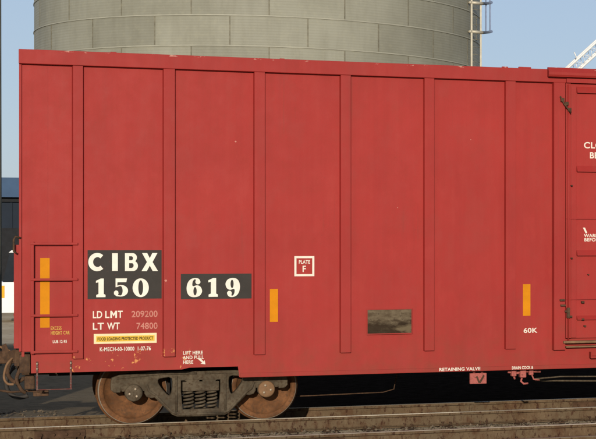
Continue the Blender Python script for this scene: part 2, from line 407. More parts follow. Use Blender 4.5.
# loose ballast stones between and around the rails: uncountable
bm = BM()
def pebble(bm, x, y, z, s):
    vs = []
    for k in range(6):
        d = [(1, 0, 0), (-1, 0, 0), (0, 1, 0), (0, -1, 0), (0, 0, 1), (0, 0, -1)][k]
        r = s*random.uniform(.6, 1.3); vs.append(bm.verts.new((x+d[0]*r, y+d[1]*r, z+d[2]*r*.7)))
    for f in ((0, 2, 4), (2, 1, 4), (1, 3, 4), (3, 0, 4), (2, 0, 5), (1, 2, 5), (3, 1, 5), (0, 3, 5)): bm.faces.new([vs[i] for i in f])
rs = random.Random(3)
for _ in range(16000):
    x = rs.uniform(-3, 14); y = rs.choice((rs.uniform(-3.4, 5.5), rs.uniform(-3.2, 1.2)))
    if y > 2.3 and x > .6: continue
    if abs(y-.70) < .10 or abs(y-2.205) < .1 or abs(y+1.62) < .1 or abs(y+3.125) < .1: continue
    pebble(bm, x, y, GZ+rs.uniform(-.005, .02), rs.uniform(.012, .034))
tag(link('ballast', bm, M['stone']), 'loose brown ballast stones strewn around the rails', 'ballast', kind='stuff')

# ------------------------------------------------------------------ rails
def rail_profile(y, z=0):
    h = [(-.036, -.012), (-.030, -.002), (0, 0), (.030, -.002), (.036, -.012), (.034, -.038), (.010, -.048), (.008, -.145), (.030, -.160), (.070, -.168), (.070, -.178), (-.070, -.178), (-.070, -.168), (-.030, -.160), (-.008, -.145), (-.010, -.048), (-.034, -.038)]
    return [(y+a, z+b) for a, b in h]
def make_rail(y, spans, label, group, mat, joints, px, kind='rail'):
    root = empty('rail', (spans[0][0], y, -.178), label, 'rail', group)
    for (a, b) in spans:
        bm = BM(); prism(bm, rail_profile(y), 'x', a, b); link('rail_bar', bm, mat, root)
    for j in joints:
        bm = BM()
        prism(bm, [(y-.012, -.052), (y-.036, -.058), (y-.030, -.10), (y-.036, -.146), (y-.012, -.146)], 'x', j-.30, j+.30)
        for k in range(4):
            lathe_y(bm, [(y-.030, .018), (y-.058, .018), (y-.060, .012), (y-.060, 0)], j-.22+k*.147, -.10, 8)
        link('joint_bar', bm, M['plate'], root)
    for x in px:
        bm = BM()
        prism(bm, [(y-.17, -.1865), (y-.165, -.180), (y-.075, -.170), (y-.0705, -.170), (y-.0705, -.1785), (y+.0705, -.1785), (y+.0705, -.170), (y+.075, -.170), (y+.165, -.180), (y+.17, -.1865)], 'x', x-.09, x+.09)
        tp = link('tie_plate', bm, M['plate'], root)
        bm = BM()
        for dx in (-.05, .05):
            jx = rs.uniform(-.012, .012); hz = rs.uniform(0, .02)
            box(bm, x+dx+jx-.009, x+dx+jx+.009, y-.090, y-.072, -.17, -.150+hz)
            box(bm, x+dx+jx-.016, x+dx+jx+.016, y-.092, y-.058, -.150+hz, -.138+hz, .004)
        link('spike', bm, M['plate'], tp)
    for x in px[::2]:
        if x > -2:
            bm = BM(); ax = x+.155
            prism(bm, [(y-.086, -.188), (y-.086, -.150), (y-.060, -.145), (y-.060, -.160), (y-.072, -.166), (y-.072, -.188)], 'x', ax-.014, ax+.014)
            link('rail_anchor', bm, M['plate'], root)
    return root
TP = [-1.9 + .52*k for k in range(26)]
TN = [-1.75 + .535*k for k in range(26)]
make_rail(YA, [(-70, .471), (.477, 130)], 'rusty rail with bright top edge, right under the boxcar wheels on the camera side', 'rails of the boxcar track', M['rail'], [.474], TP)
make_rail(YF, [(-70, 130)], 'dull far rail seen beneath the boxcar behind the near wheels', 'rails of the boxcar track', M['rail_dull'], [7.9], TP)
make_rail(-1.62, [(-70, 3.362), (3.368, 130)], 'nearest rail of all, running along the lower edge of the picture', 'rails of the empty foreground track', M['rail'], [3.365], TN)
make_rail(-3.125, [(-70, 130)], 'near rail of the empty foreground track, just entering the lower right corner', 'rails of the empty foreground track', M['rail_dull'], [], TN)
def ties(y0, y1, xs, label, group):
    first = None
    for i, x in enumerate(xs):
        if first is None or i % 5 == 0:
            bm = BM(); box(bm, -.115, .115, y0+rs.uniform(-.06, .06), y1+rs.uniform(-.06, .06), -.36, -.187, .012)
            first = link('railroad_tie', bm, M['tie']); o = first
        else:
            o = first.copy(); COL.objects.link(o)
        o.location = (x*SX, 0, 0); o.rotation_euler = (0, 0, 0); tag(o, label, 'railroad tie', group)
ties(.15, 2.75, TP, 'old creosoted timber tie under the boxcar track', 'ties under the boxcar track')
ties(-3.67, -1.07, TN, 'old timber tie under the empty foreground track', 'ties under the foreground track')

# ------------------------------------------------------------------ the boxcar
L = 17.5; W = 3.10
car = empty('boxcar', (L/2, W/2, 0), 'red freight boxcar with CIBX 150619 numbers standing on the track', 'boxcar')
XH = [(.135, .96), (.136, .70), (1.90, .70), (1.99, .72), (2.585, .72), (2.60, .585)]
def side_outline():
    half = [(0, .96)] + XH
    return half + [(L-x, z) for x, z in half[::-1]] + [(L, 4.45), (0, 4.45)]
def side(y0, y1):
    bm = BM(); prism(bm, side_outline(), 'y', y0, y1); return link('side_panel', bm, M['red'], car)
sp = side(.07, .09)
side(W-.09, W-.07)
for x0, x1 in ((.028, .06), (L-.06, L-.028)):
    bm = BM(); box(bm, x0, x1, .0905, W-.0905, .90, 4.48)
    sgn = -1 if x0 < 1 else 1
    for k in range(11):                                   # corrugated end
        z = 1.15 + k*.30
        xa, xb = (x0-.022, x0) if sgn < 0 else (x1, x1+.022)
        box(bm, xa, xb, .25, W-.25, z, z+.14, .012)
    link('end_wall', bm, M['red'], car)
# roof with transverse ribs
bm = BM(); prism(bm, [(0.072, 4.560), (W/2, 4.64), (W-.072, 4.560), (W-.072, 4.50), (0.072, 4.50)], 'x', .01, L-.01)
x = .55
while x < L-.3:
    prism(bm, [(.075, 4.566), (W/2, 4.675), (W-.075, 4.566), (W-.075, 4.55), (.075, 4.55)], 'x', x, x+.06); x += 1.095
rf = link('roof', bm, M['roof'], car)
for y0, y1 in ((0, .07), (W-.07, W)):
    bm = BM(); box(bm, -.004, L+.004, y0, y1-.001, 4.405, 4.578, .008)
    if y0 == 0:
        for (a, b, h) in ((6.02, 6.10, .012), (6.25, 6.42, .018), (3.1, 3.16, .006), (1.05, 1.12, .008)): box(bm, a, b, .02, .06, 4.574, 4.58+h, .003)
    link('top_chord', bm, M['red_rail'], car)
posts = [(.615, .730), (1.680, 1.813), (2.785, 2.912), (3.875, 4.001), (4.970, 5.097), (6.070, 6.205)]
allp = posts + [(L-b, L-a) for a, b in posts]
def post_bm(a, b, y0, y1, zb=.865):
    bm = BM(); o = .012; s = 1 if y0 < y1 else -1
    prism(bm, [(a, y0), (b, y0), (b+o, y1), (a-o, y1)] if s > 0 else [(a-o, y1), (b+o, y1), (b, y0), (a, y0)], 'z', zb, 4.404)
    return bm
for (a, b) in allp:
    link('side_post', post_bm(a, b, .018, .0695), M['red_rail'], car)
    link('side_post', post_bm(a, b, W-.018, W-.0695), M['red_rail'], car)
for (a, b) in ((6.735, 6.890), (L-6.890, L-6.735)):
    link('door_post', post_bm(a, b, -.012, .0695, .838), M['red_rail'], car)
    link('door_post', post_bm(a, b, W+.012, W-.0695, .838), M['red_rail'], car)
# corner posts
for a, b in ((0, .030), (L-.030, L)):
    for y0, y1 in ((.045, .0695), (W-.0695, W-.045)):
        bm = BM(); box(bm, a, b, y0, y1, .965, 4.404, .004); link('corner_post', bm, M['red_rail'], car)
# narrow pressed seam on the first bay and weld seams
bm = BM(); box(bm, .322, .328, .0685, .0698, .97, 4.404); link('seam', bm, M['red_rail'], sp)
# side sill lip
for x0, x1, z in ((2.61, L-2.61, .585),):
    bm = BM(); box(bm, x0, x1, .045, .0695, z-.004, z+.05, .006); link('side_sill', bm, M['red_rail'], car)
for x0, x1 in ((.66, 1.60), (L-1.6, L-.66)):
    pass
# door header hood
bm = BM(); prism(bm, [(-.10, 4.50), (-.10, 4.535), (-.05, 4.60), (-.001, 4.60), (-.001, 4.475), (-.085, 4.475)], 'x', 6.64, L-6.64)
prism(bm, [(-.001, 4.46), (-.040, 4.46), (-.040, 4.405), (-.001, 4.405)], 'x', 6.905, L-6.905)
link('door_hood', bm, M['red_rail'], car)
# the two plug doors
dm = L/2
for (a, b, flip) in ((6.905, dm-.004, False), (dm+.004, L-6.905, True)):
    bm = BM(); box(bm, a, b, .022, .066, .99, 4.40)
    door = link('door', bm, M['red'], car)
    bm = BM()
    st = (a, a+.07) if not flip else (b-.07, b)
    box(bm, st[0], st[1], .002, .0215, .99, 4.40, .004)
    st2 = (a+.075, a+.150) if not flip else (b-.150, b-.075)
    box(bm, st2[0], st2[1], .010, .0215, 1.00, 4.37, .004)
    link('door_frame', bm, M['red_rail'], door)
    xa, xb = (a+.155, b-.05) if not flip else (a+.05, b-.155)
    for z0, z1 in ((4.275, 4.36), (3.220, 3.30), (2.094, 2.17), (1.235, 1.29)):
        bm = BM(); prism(bm, [(.0215, z1), (-.030, z0+.006), (-.030, z0), (.0215, z0)], 'x', xa, xb); link('door_rib', bm, M['red_rail'], door)
    bm = BM(); box(bm, a+.003, b-.003, -.006, .0015, 2.585, 2.597); box(bm, a+.003, b-.003, -.006, .0015, 1.505, 1.515); link('door_seam', bm, M['red_rail'], door)
    # locking rods, keepers and latch handles
    lx = a+.005 if not flip else b-.005
    bm = BM(); tube(bm, [(lx+(.02 if not flip else -.02), -.03, .95), (lx+(.02 if not flip else -.02), -.03, 4.38)], .012, 8)
    link('locking_rod', bm, M['red_rail'], door)
    s = 1 if not flip else -1
    bm = BM()
    for zz, dx in ((4.17, -.09), (4.12, -.03), (4.04, .01)):
        box(bm, min(lx+s*dx, lx+s*(dx+.05)), max(lx+s*dx, lx+s*(dx+.05)), -.055, -.013, zz-.022, zz+.028, .006)
    tube(bm, [(lx-s*.10, -.05, 4.22), (lx-s*.05, -.062, 4.12), (lx+s*.03, -.062, 4.03), (lx+s*.05, -.05, 4.0)], .011, 6)
    link('latch', bm, M['coupler'], door)
    bm = BM()
    for zz, dx in ((1.50, -.10), (1.43, -.09), (1.35, -.03), (1.28, .005)):
        box(bm, min(lx+s*dx, lx+s*(dx+.07)), max(lx+s*dx, lx+s*(dx+.07)), -.045, -.013, zz-.012, zz+.014, .004)
    box(bm, lx+s*.02-.02, lx+s*.02+.02, -.05, .0015, 1.26, 1.40, .005)
    link('latch', bm, M['coupler'], door)
    bm = BM()
    for (dx, zz, q) in ((.23, 1.47, .020), (.23, 1.24, .018), (.26, 1.15, .014), (.07, 3.03, .012), (.07, 2.06, .012), (.31, 1.84, .008)):
        cxx = lx+s*dx; box(bm, cxx-q, cxx+q, -.035, .0215, zz-q*.7, zz+q*.7, .003)
    link('keeper', bm, M['coupler'], door)
# lower door track
bm = BM(); box(bm, 6.86, L-6.86, -.055, .0695, .925, .955, .004); box(bm, 6.90, L-6.90, -.035, .0695, .865, .885, .004)
link('door_track', bm, M['bearing'], car)
bm = BM(); box(bm, 7.25, 7.42, -.04, .0695, .715, .745, .005); box(bm, 7.25, 7.265, -.04, .0695, .745, .80, .003); link('track_bracket', bm, M['red_rail'], car)

# side ladder: stile and four rungs
def ladder(x0, x1, yf, zs, ztop, zbot, sgn):
    bm = BM(); xs = x0 if sgn > 0 else x1
    box(bm, xs-.018, xs+.018, yf, yf+.0695, zbot, ztop, .004)
    ld = link('ladder', bm, M['red_rail'], car)
    for z in zs:
        bm = BM()
        box(bm, x0-.02, x1, yf-.012, yf+.004, z+.006, z+.030, .004); box(bm, x0-.02, x1, yf-.006, yf+.030, z, z+.008, .002)
        box(bm, (x1-.06) if sgn > 0 else x0-.02, x1 if sgn > 0 else x0+.04, yf+.004, yf+.0695, z+.009, z+.028, .003)
        link('rung', bm, M['red_rail'], ld)
    return ld
ladder(.150, .670, .0, (.940, 1.377, 1.808, 2.238), 2.28, .93, 1)
ladder(L-.670, L-.150, .0, (.940, 1.377, 1.808, 2.238), 2.28, .93, -1)
# end ladder sticking out beyond the car's end
bm = BM(); box(bm, -.058, .004, .10, .108, 1.0, 2.24, .002); box(bm, -.058, -.050, .108, .15, 1.0, 2.24, .002); box(bm, -.058, -.032, .54, .58, 1.0, 2.24, .004)
el = link('end_ladder', bm, M['red_rail'], car)
for z in (1.04, 1.40, 1.80, 2.20):
    bm = BM(); tube(bm, [(-.05, .13, z), (-.05, .57, z)], .014, 8); box(bm, -.05, .0, .12, .16, z-.02, z+.02); link('rung', bm, M['red_rail'], el)
bm = BM(); tube(bm, [(.02, .04, 2.32), (-.04, .03, 2.34), (-.06, .03, 2.30), (-.06, .03, 2.16), (-.03, .03, 2.14)], .012, 8); link('grab_iron', bm, M['coupler'], car)
# stirrup step
def stirrup(x0, x1):
    bm = BM(); y0, y1 = .050, .062
    box(bm, x0-.010, x0+.010, y0, y1, .505, .84); box(bm, x1-.010, x1+.010, y0, y1, .505, .84); box(bm, x0-.010, x1+.014, y0-.010, y1+.02, .496, .506)
    st = link('stirrup_step', bm, M['step'], car)
    for x in (x0, x1):
        for z in (.752, .812):
            bm = BM(); lathe_y(bm, [(.05, .013), (.040, .012), (.036, .006), (.036, 0)], x, z, 10); link('rivet', bm, M['bolt'], st)
stirrup(.204, .590); stirrup(L-.59, L-.204)

# markings, laid on the sheet of the side panel (front face at y = .07)
Y1, Y2 = .0675, .0645
def flat(name, x0, x1, z0, z1, mat, y=Y1, parent=sp, label=None):
    bm = BM(); box(bm, x0, x1, y, y+.0015, z0, z1); o = link(name, bm, mat, parent)
    if label: o['label'] = label
    return o
flat('number_panel', .785, 1.657, 1.580, 2.176, M['panel_dark'], label='dark panel behind CIBX 150')
flat('number_panel', 1.888, 2.752, 1.568, 1.880, M['panel_dark'], label='dark panel behind 619')
def plate_glyph(outs, x0, x1, z0, z1, mat=M['white_clean']):
    o2 = [[(x0+p[0]*(x1-x0), z0+p[1]*(z1-z0)) for p in pts] for pts in outs]
    return curve_plate('lettering', o2, Y2-.001, Y2+.001, mat, sp)
def arc(cx, cz, rx, rz, a0, a1, n): return [(cx+rx*math.cos(R(a0+(a1-a0)*i/n)), cz+rz*math.sin(R(a0+(a1-a0)*i/n))) for i in range(n+1)]
gC = [arc(.5, .5, .5, .5, 48, 312, 28) + arc(.52, .5, .25, .27, 312, 48, 24)]
plate_glyph(gC, .793, 1.000, 1.920, 2.142)
plate_glyph([[(0, 0), (1, 0), (1, 1), (0, 1)]], 1.070, 1.138, 1.922, 2.138)
gB = [[(0, 0), (.62, 0)] + arc(.62, .285, .38, .285, -90, 62, 12) + arc(.58, .755, .34, .245, -38, 90, 10) + [(0, 1)],
      [(.32, .17), (.52, .17)] + arc(.54, .31, .13, .13, -80, 80, 8) + [(.32, .44)], [(.32, .60), (.50, .60)] + arc(.50, .715, .12, .115, -80, 80, 8) + [(.32, .83)]]
plate_glyph(gB, 1.222, 1.375, 1.920, 2.138)
gX = [[(0, 0), (.32, 0), (.5, .30), (.68, 0), (1, 0), (.67, .50), (.97, 1), (.66, 1), (.5, .71), (.34, 1), (.03, 1), (.33, .50)]]
plate_glyph(gX, 1.418, 1.613, 1.918, 2.140)
g1 = [[(.05, 0), (.97, 0), (.97, .12), (.80, .17), (.80, 1), (.50, 1), (.02, .88), (.02, .77), (.27, .80), (.27, .17), (.05, .12)]]
g0 = [arc(.5, .5, .5, .5, 0, 350, 36), arc(.5, .5, .15, .40, 0, 350, 28)]
g5 = [[(.14, 1), (.93, 1), (.88, .80), (.27, .80), (.25, .62)] + arc(.50, .34, .50, .31, 100, -100, 18) + [(.20, .05), (.03, .16), (.03, .29), (.16, .37), (.31, .32), (.34, .20), (.30, .11)] + arc(.46, .34, .17, .26, -80, 100, 12) + [(.28, .55), (.14, .53)]]
g6 = [smooth_loop([(.90, .78), (.80, .95), (.55, 1.0), (.26, .93), (.07, .74), (0, .47), (.06, .20), (.24, .04), (.52, 0), (.82, .06), (.98, .22), (1, .37), (.90, .54), (.68, .62), (.46, .57), (.37, .62), (.40, .82), (.52, .93), (.60, .90), (.57, .78), (.66, .68), (.80, .68)], 3), arc(.55, .31, .11, .22, 0, 340, 20)]
g9 = [[(1-x, 1-z) for x, z in lp] for lp in g6]
plate_glyph(g1, .880, .997, 1.604, 1.830); plate_glyph(g5, 1.088, 1.258, 1.602, 1.830); plate_glyph(g0, 1.312, 1.504, 1.600, 1.829)
plate_glyph(g6, 1.957, 2.143, 1.592, 1.829); plate_glyph(g1, 2.218, 2.340, 1.594, 1.827); plate_glyph(g9, 2.432, 2.608, 1.588, 1.826)
T = lambda s, x0, x1, z0, z1, m='white', y=Y1, b=.02: text(s, x0, x1, z0, z1, M[m], sp, y, b)
T('LD', .846, .955, 1.349, 1.436, b=.02); T('L', .990, 1.040, 1.349, 1.436, b=.02); T('T', 1.138, 1.196, 1.349, 1.436, b=.02)
plate_glyph([[(0, 0), (.25, 0), (.25, .62), (.5, .20), (.75, .62), (.75, 0), (1, 0), (1, 1), (.76, 1), (.5, .56), (.24, 1), (0, 1)]], 1.050, 1.128, 1.349, 1.436, M['white']); T('209200', 1.300, 1.608, 1.352, 1.432, 'white_faint')
T('LT', .846, .975, 1.208, 1.293, b=.02); T('WT', 1.012, 1.160, 1.208, 1.293, b=.02); T('74800', 1.358, 1.608, 1.206, 1.286, 'white_faint')
flat('data_plate', .857, 1.598, 1.036, 1.158, M['cream']); flat('data_plate', .885, 1.572, 1.062, 1.130, M['yellow'], Y2)
text('FOOD LOADING PROTECTED PRODUCT', .900, 1.556, 1.076, 1.116, M['ink'], sp, Y2-.003, .03)
T('K-MECH-60-10000  1-07-76', .927, 1.528, .945, .995, b=.02)
T('EXCESS\nHEIGHT CAR', .361, .579, 1.158, 1.258, 'yellow_txt', b=.02); T('LUB 12-95', .384, .545, 1.056, 1.092, b=.02)
T('LIFT HERE\nAND PULL\nHERE', 1.911, 2.165, .768, .925, b=.02)
curve_plate('lettering', [[(2.09, .83), (2.125, .835), (2.165, .79), (2.175, .81), (2.185, .757), (2.125, .765), (2.145, .778)]], Y2-.001, Y2+.001, M['white'], sp)
T('RETAINING VALVE', 5.170, 5.725, .592, .636, y=.0425, b=.02); T('DRAIN COCK &', 6.160, 6.455, .590, .630, y=.0425, b=.02)
T('60K', 6.328, 6.520, 1.068, 1.136, b=.02)
for (x, z, q) in ((2.555, 3.53, .012), (1.703, 1.80, .016), (4.62, 2.72, .006), (5.6, 3.62, .006)):
    curve_plate('chip', [smooth_loop([(x-q, z), (x-.2*q, z+.8*q), (x+q, z+.3*q), (x+.3*q, z-q)], 2)], (.014 if 1.68 < x < 1.81 else Y1)-.001, (.014 if 1.68 < x < 1.81 else Y1)+.001, M['white_faint'], sp)
# plate code box
def frame(x0, x1, z0, z1, t, mat):
    return curve_plate('marking_frame', [[(x0, z0), (x1, z0), (x1, z1), (x0, z1)], [(x0+t, z0+t), (x0+t, z1-t), (x1-t, z1-t), (x1-t, z0+t)]], Y1-.001, Y1+.001, mat, sp)
frame(3.288, 3.541, 1.842, 2.096, .026, M['white'])
T('PLATE', 3.345, 3.487, 2.000, 2.046, b=.02); T('F', 3.392, 3.434, 1.895, 1.975, b=.02)
# amber reflectors
for i, (x0, x1, z0, z1) in enumerate(((.240, .348, 1.245, 2.082), (2.980, 3.082, 1.270, 1.684), (6.318, 6.422, 1.296, 1.716))):
    flat('reflector', x0, x1, z0, z1, M['reflect'], Y1-.001, car, label='tall amber reflector strip behind the ladder rungs' if i == 0 else None)
# placard board
bm = BM(); box(bm, 4.222, 4.800, .048, .0695, 1.095, 1.412, .004); pb = link('placard_board', bm, M['placard'], car)
bm = BM(); box(bm, 4.212, 4.810, .040, .050, 1.086, 1.100); box(bm, 4.212, 4.810, .040, .050, 1.405, 1.418); box(bm, 4.212, 4.222, .040, .050, 1.1005, 1.4045); box(bm, 4.800, 4.810, .040, .050, 1.1005, 1.4045)
link('placard_frame', bm, M['red_rail'], pb)
# door stencils
text('CLOSE DOOR', 7.165, 8.02, 3.535, 3.620, M['white'], car, -.0245+.045, .02)
text('BEFORE MOVING CAR', 7.251, 8.45, 3.400, 3.486, M['white'], car, -.0245+.045, .02)
curve_plate('lettering', [[(7.150, 2.470), (7.180, 2.470), (7.212, 2.40), (7.19, 2.392)]], .019, .021, M['white'], car)
text('WARNING CLOSE DOORS\nBEFORE PULLING CAR', 7.165, 8.00, 2.285, 2.385, M['white'], car, .0205, .02)

# underframe
bm = BM(); box(bm, .35, L-.35, W/2-.20, W/2+.20, .58, .93); link('center_sill', bm, M['under'], car)
bm = BM(); box(bm, .06, L-.06, .0905, W-.0905, .945, .965); link('floor', bm, M['under'], car)
for cx in (2.155, L-2.155):
    bm = BM(); box(bm, cx-.22, cx+.22, .30, W-.30, .74, .94, .01); box(bm, cx-.15, cx+.15, W/2-.3, W/2+.3, .60, .74); link('body_bolster', bm, M['under'], car)
for cx in (4.0, 5.1, 6.2, 7.3, 8.75, 10.2, 11.3, 12.4, 13.5):
    bm = BM(); prism(bm, [(.10, .80), (.10, .94), (W-.10, .94), (W-.10, .80), (W/2+.3, .60), (W/2-.3, .60)], 'x', cx-.06, cx+.06); link('cross_bearer', bm, M['under'], car)
# brake gear: reservoir, cylinder, pipes
bm = BM(); tube(bm, [(8.2, .95, .72), (8.26, .95, .72), (9.2, .95, .72), (9.26, .95, .72)], [.10, .17, .17, .10], 20); link('air_reservoir', bm, M['under'], car, True)
bm = BM(); tube(bm, [(2.0, 1.12, .238), (3.6, 1.10, .245), (4.60, 1.08, .262), (4.75, 1.08, .30), (4.80, 1.08, .55)], .008, 8); link('brake_rod', bm, M['coupler'], car)
bm = BM(); tube(bm, [(.45, .55, .76), (3.4, .60, .70), (7.9, .62, .70), (L-.5, .60, .70)], .018, 8); link('train_line_pipe', bm, M['under'], car)
# retaining valve box and drain cock under the sill
bm = BM(); box(bm, 5.612, 5.838, .16, .22, .405, .545, .008); box(bm, 5.66, 5.69, .20, .24, .54, .66); box(bm, 5.77, 5.80, .20, .24, .54, .66)
rv = link('retaining_valve_plate', bm, M['fitting'], car)
bm = BM(); prism(bm, [(5.69, .50), (5.71, .51), (5.74, .44), (5.79, .52), (5.81, .51), (5.755, .415), (5.725, .415)], 'y', .152, .1585); link('chevron_mark', bm, M['coupler'], rv)
bm = BM()
tube(bm, [(6.14, .20, .55), (6.28, .20, .53), (6.40, .22, .55), (6.60, .22, .54)], .018, 8)
box(bm, 6.18, 6.25, .15, .24, .49, .575, .012); box(bm, 6.30, 6.385, .14, .25, .47, .575, .014); box(bm, 6.43, 6.49, .16, .24, .50, .57, .01)
tube(bm, [(6.34, .19, .48), (6.32, .19, .42), (6.36, .19, .385), (6.42, .19, .39)], .014, 8)
tube(bm, [(6.22, .19, .50), (6.235, .19, .45)], .014, 8); tube(bm, [(6.47, .19, .51), (6.50, .19, .44), (6.58, .19, .43)], .011, 8)
link('drain_cock', bm, M['fitting'], car)
bm = BM(); tube(bm, [(6.50, .25, .44), (6.9, .28, .46), (7.7, .30, .44), (9.5, .35, .48)], .010, 8); tube(bm, [(6.6, .5, .40), (7.5, .5, .37), (9.2, .5, .36)], .012, 8); link('brake_pipe', bm, M['truck'], car)

# trucks
def make_truck(cx):
    WB = .815; RZ = .4175
    def wheel(wx, side):
        bm = BM(); s = 1 if side == 0 else -1; yc = YA if side == 0 else YF
        f = lambda d: yc - s*.060 + s*d              # d measured inward from the outer rim face
        prof = [(f(.085), .0), (f(.085), .115), (f(.02), .115), (f(.028), .135), (f(.062), .20), (f(.065), .27), (f(.040), .335), (f(.012), .352), (f(.0), .358), (f(.0), .408), (f(.010), RZ), (f(.085), RZ+.003), (f(.100), RZ+.012), (f(.108), RZ+.026), (f(.118), RZ+.029), (f(.130), RZ+.018), (f(.132), .355), (f(.115), .34), (f(.10), .27), (f(.10), .20), (f(.13), .12), (f(.16), .11), (f(.16), 0)]
        mi = [0]*len(prof); mi[9] = 1; mi[10] = 1
        lathe_y(bm, prof, wx, RZ, 72, mi)
        return link('wheel', bm, [M['wheel'], M['rim']], car)
    for dx in (-WB, WB):
        for sd in (0, 1): wheel(cx+dx, sd)
        bm = BM(); tube(bm, [(cx+dx, .40, RZ), (cx+dx, 2.5, RZ)], .085, 16); link('axle', bm, M['under'], car)
    def P(pts): return [(cx+a, b) for a, b in pts]
    half = [(0, .645), (.42, .645), (.52, .655), (.66, .640), (.98, .620), (1.065, .585), (1.075, .53), (1.075, .455), (1.045, .425), (.985, .425), (.975, .445), (.975, .500), (.675, .500), (.672, .395), (.650, .36), (.60, .345), (.560, .355), (.345, .130), (.29, .105), (0, .098)]
    outl = P(half[:-1]) + P([(0, .098)]) + P([(-a, b) for a, b in half[1:-1]][::-1])
    def hole(s): return P(smooth_loop([(s*.345, .585), (s*.50, .585), (s*.535, .54), (s*.50, .46), (s*.395, .345), (s*.345, .40)], 3))
    cen = P([(-.235, .165), (.235, .165), (.255, .40), (.255, .555), (-.255, .555), (-.255, .40)])
    for side, (ya, yb) in enumerate(((.385, .51), (2.905-.51, 2.905-.385))):
        sf = curve_plate('side_frame', [outl, hole(1), hole(-1), cen], ya, yb, M['truck'], car, .014)
        fr = ya if side == 0 else yb; s = 1 if side == 0 else -1
        # raised flanges along the edges of the casting
        bm = BM()
        for q in (1, -1):
            tube(bm, [(cx+q*.29, fr, .122), (cx+q*.36, fr, .158), (cx+q*.56, fr, .372), (cx+q*.63, fr, .42), (cx+q*.66, fr, .50)], .017, 6)
            tube(bm, [(cx+q*.05, fr, .628), (cx+q*.50, fr, .632), (cx+q*.68, fr, .618), (cx+q*1.02, fr, .590)], .015, 6)
            tube(bm, [(cx+q*.30, fr, .15), (cx+q*.30, fr, .60)], .017, 6)
        tube(bm, [(cx-.29, fr, .118), (cx+.29, fr, .118)], .018, 6)
        link('flange', bm, M['truck'], sf)
        # bearing adapters, bearings, end caps
        for q in (-1, 1):
            bx = cx+q*WB; yo = fr - s*.045
            bm = BM(); lathe_y(bm, [(fr+s*.12, .108), (fr-s*.01, .108), (fr-s*.022, .095)], bx, RZ-.012, 32)
            prism(bm, [(bx-.145, .425), (bx+.145, .425), (bx+.155, .497), (bx-.155, .497)], 'y', fr+.004 if s > 0 else fr-.10, fr+.10 if s > 0 else fr-.004)
            br = link('bearing', bm, M['truck'], sf)
            bm = BM(); lathe_y(bm, [(fr-s*.018, .106), (fr-s*.040, .104), (yo-s*.006, .090), (yo-s*.010, .05), (yo-s*.010, 0)], bx, RZ-.012, 36)
            link('end_cap', bm, M['bearing'] if q > 0 else M['truck'], sf)
            bm = BM()
            for k in range(3):
                a = R(90+120*k+20*q); lathe_y(bm, [(yo-s*.004, .016), (yo-s*.024, .015), (yo-s*.026, .009), (yo-s*.026, 0)], bx+.052*math.cos(a), RZ-.012+.052*math.sin(a), 8)
            link('cap_bolt', bm, M['bolt'], sf)
        # bolster end
        bm = BM(); b0, b1 = (fr-.015, fr+.30) if s > 0 else (fr-.30, fr+.015)
        box(bm, cx-.225, cx+.225, b0, b1, .405, .525, .012)
        for q in (-1, 1): prism(bm, [(cx+q*.02, .50), (cx+q*.16, .515), (cx+q*.20, .545), (cx+q*.02, .545)], 'y', b0+.004, b1-.004)
        link('bolster', bm, M['truck'], sf)
        # coil springs, each a real helix
        for k in range(3):
            sx = cx-.145+.145*k; yy = fr+s*.085
            bm = BM(); pts = []
            for i in range(64):
                a = 2*math.pi*i/12.8; pts.append((sx+.056*math.cos(a), yy+.056*math.sin(a), .180+.215*i/63))
            tube(bm, pts, .0145, 6); link('coil_spring', bm, M['truck'], sf)
        bm = BM(); q0, q1 = (fr+.02, fr+.16) if s > 0 else (fr-.16, fr-.02); box(bm, cx-.225, cx+.225, q0, q1, .168, .178); link('spring_seat', bm, M['truck'], sf)
    bm = BM(); box(bm, cx-.20, cx+.20, .80, W-.80, .36, .56, .02); link('truck_bolster', bm, M['under'], car)
    bm = BM()
    for q in (-1, 1):
        tube(bm, [(cx+q*.36, .72, .34), (cx+q*.34, W-.72, .34)], .035, 8)
        for yy in (YA, YF): box(bm, cx+q*.38-.02, cx+q*.38+.02, yy-.05, yy+.05, .26, .50, .01)
    tube(bm, [(cx-.36, W/2, .34), (cx+.36, W/2-.1, .22)], .02, 8)
    link('brake_beam', bm, M['under'], car)
make_truck(2.155); make_truck(L-2.155)

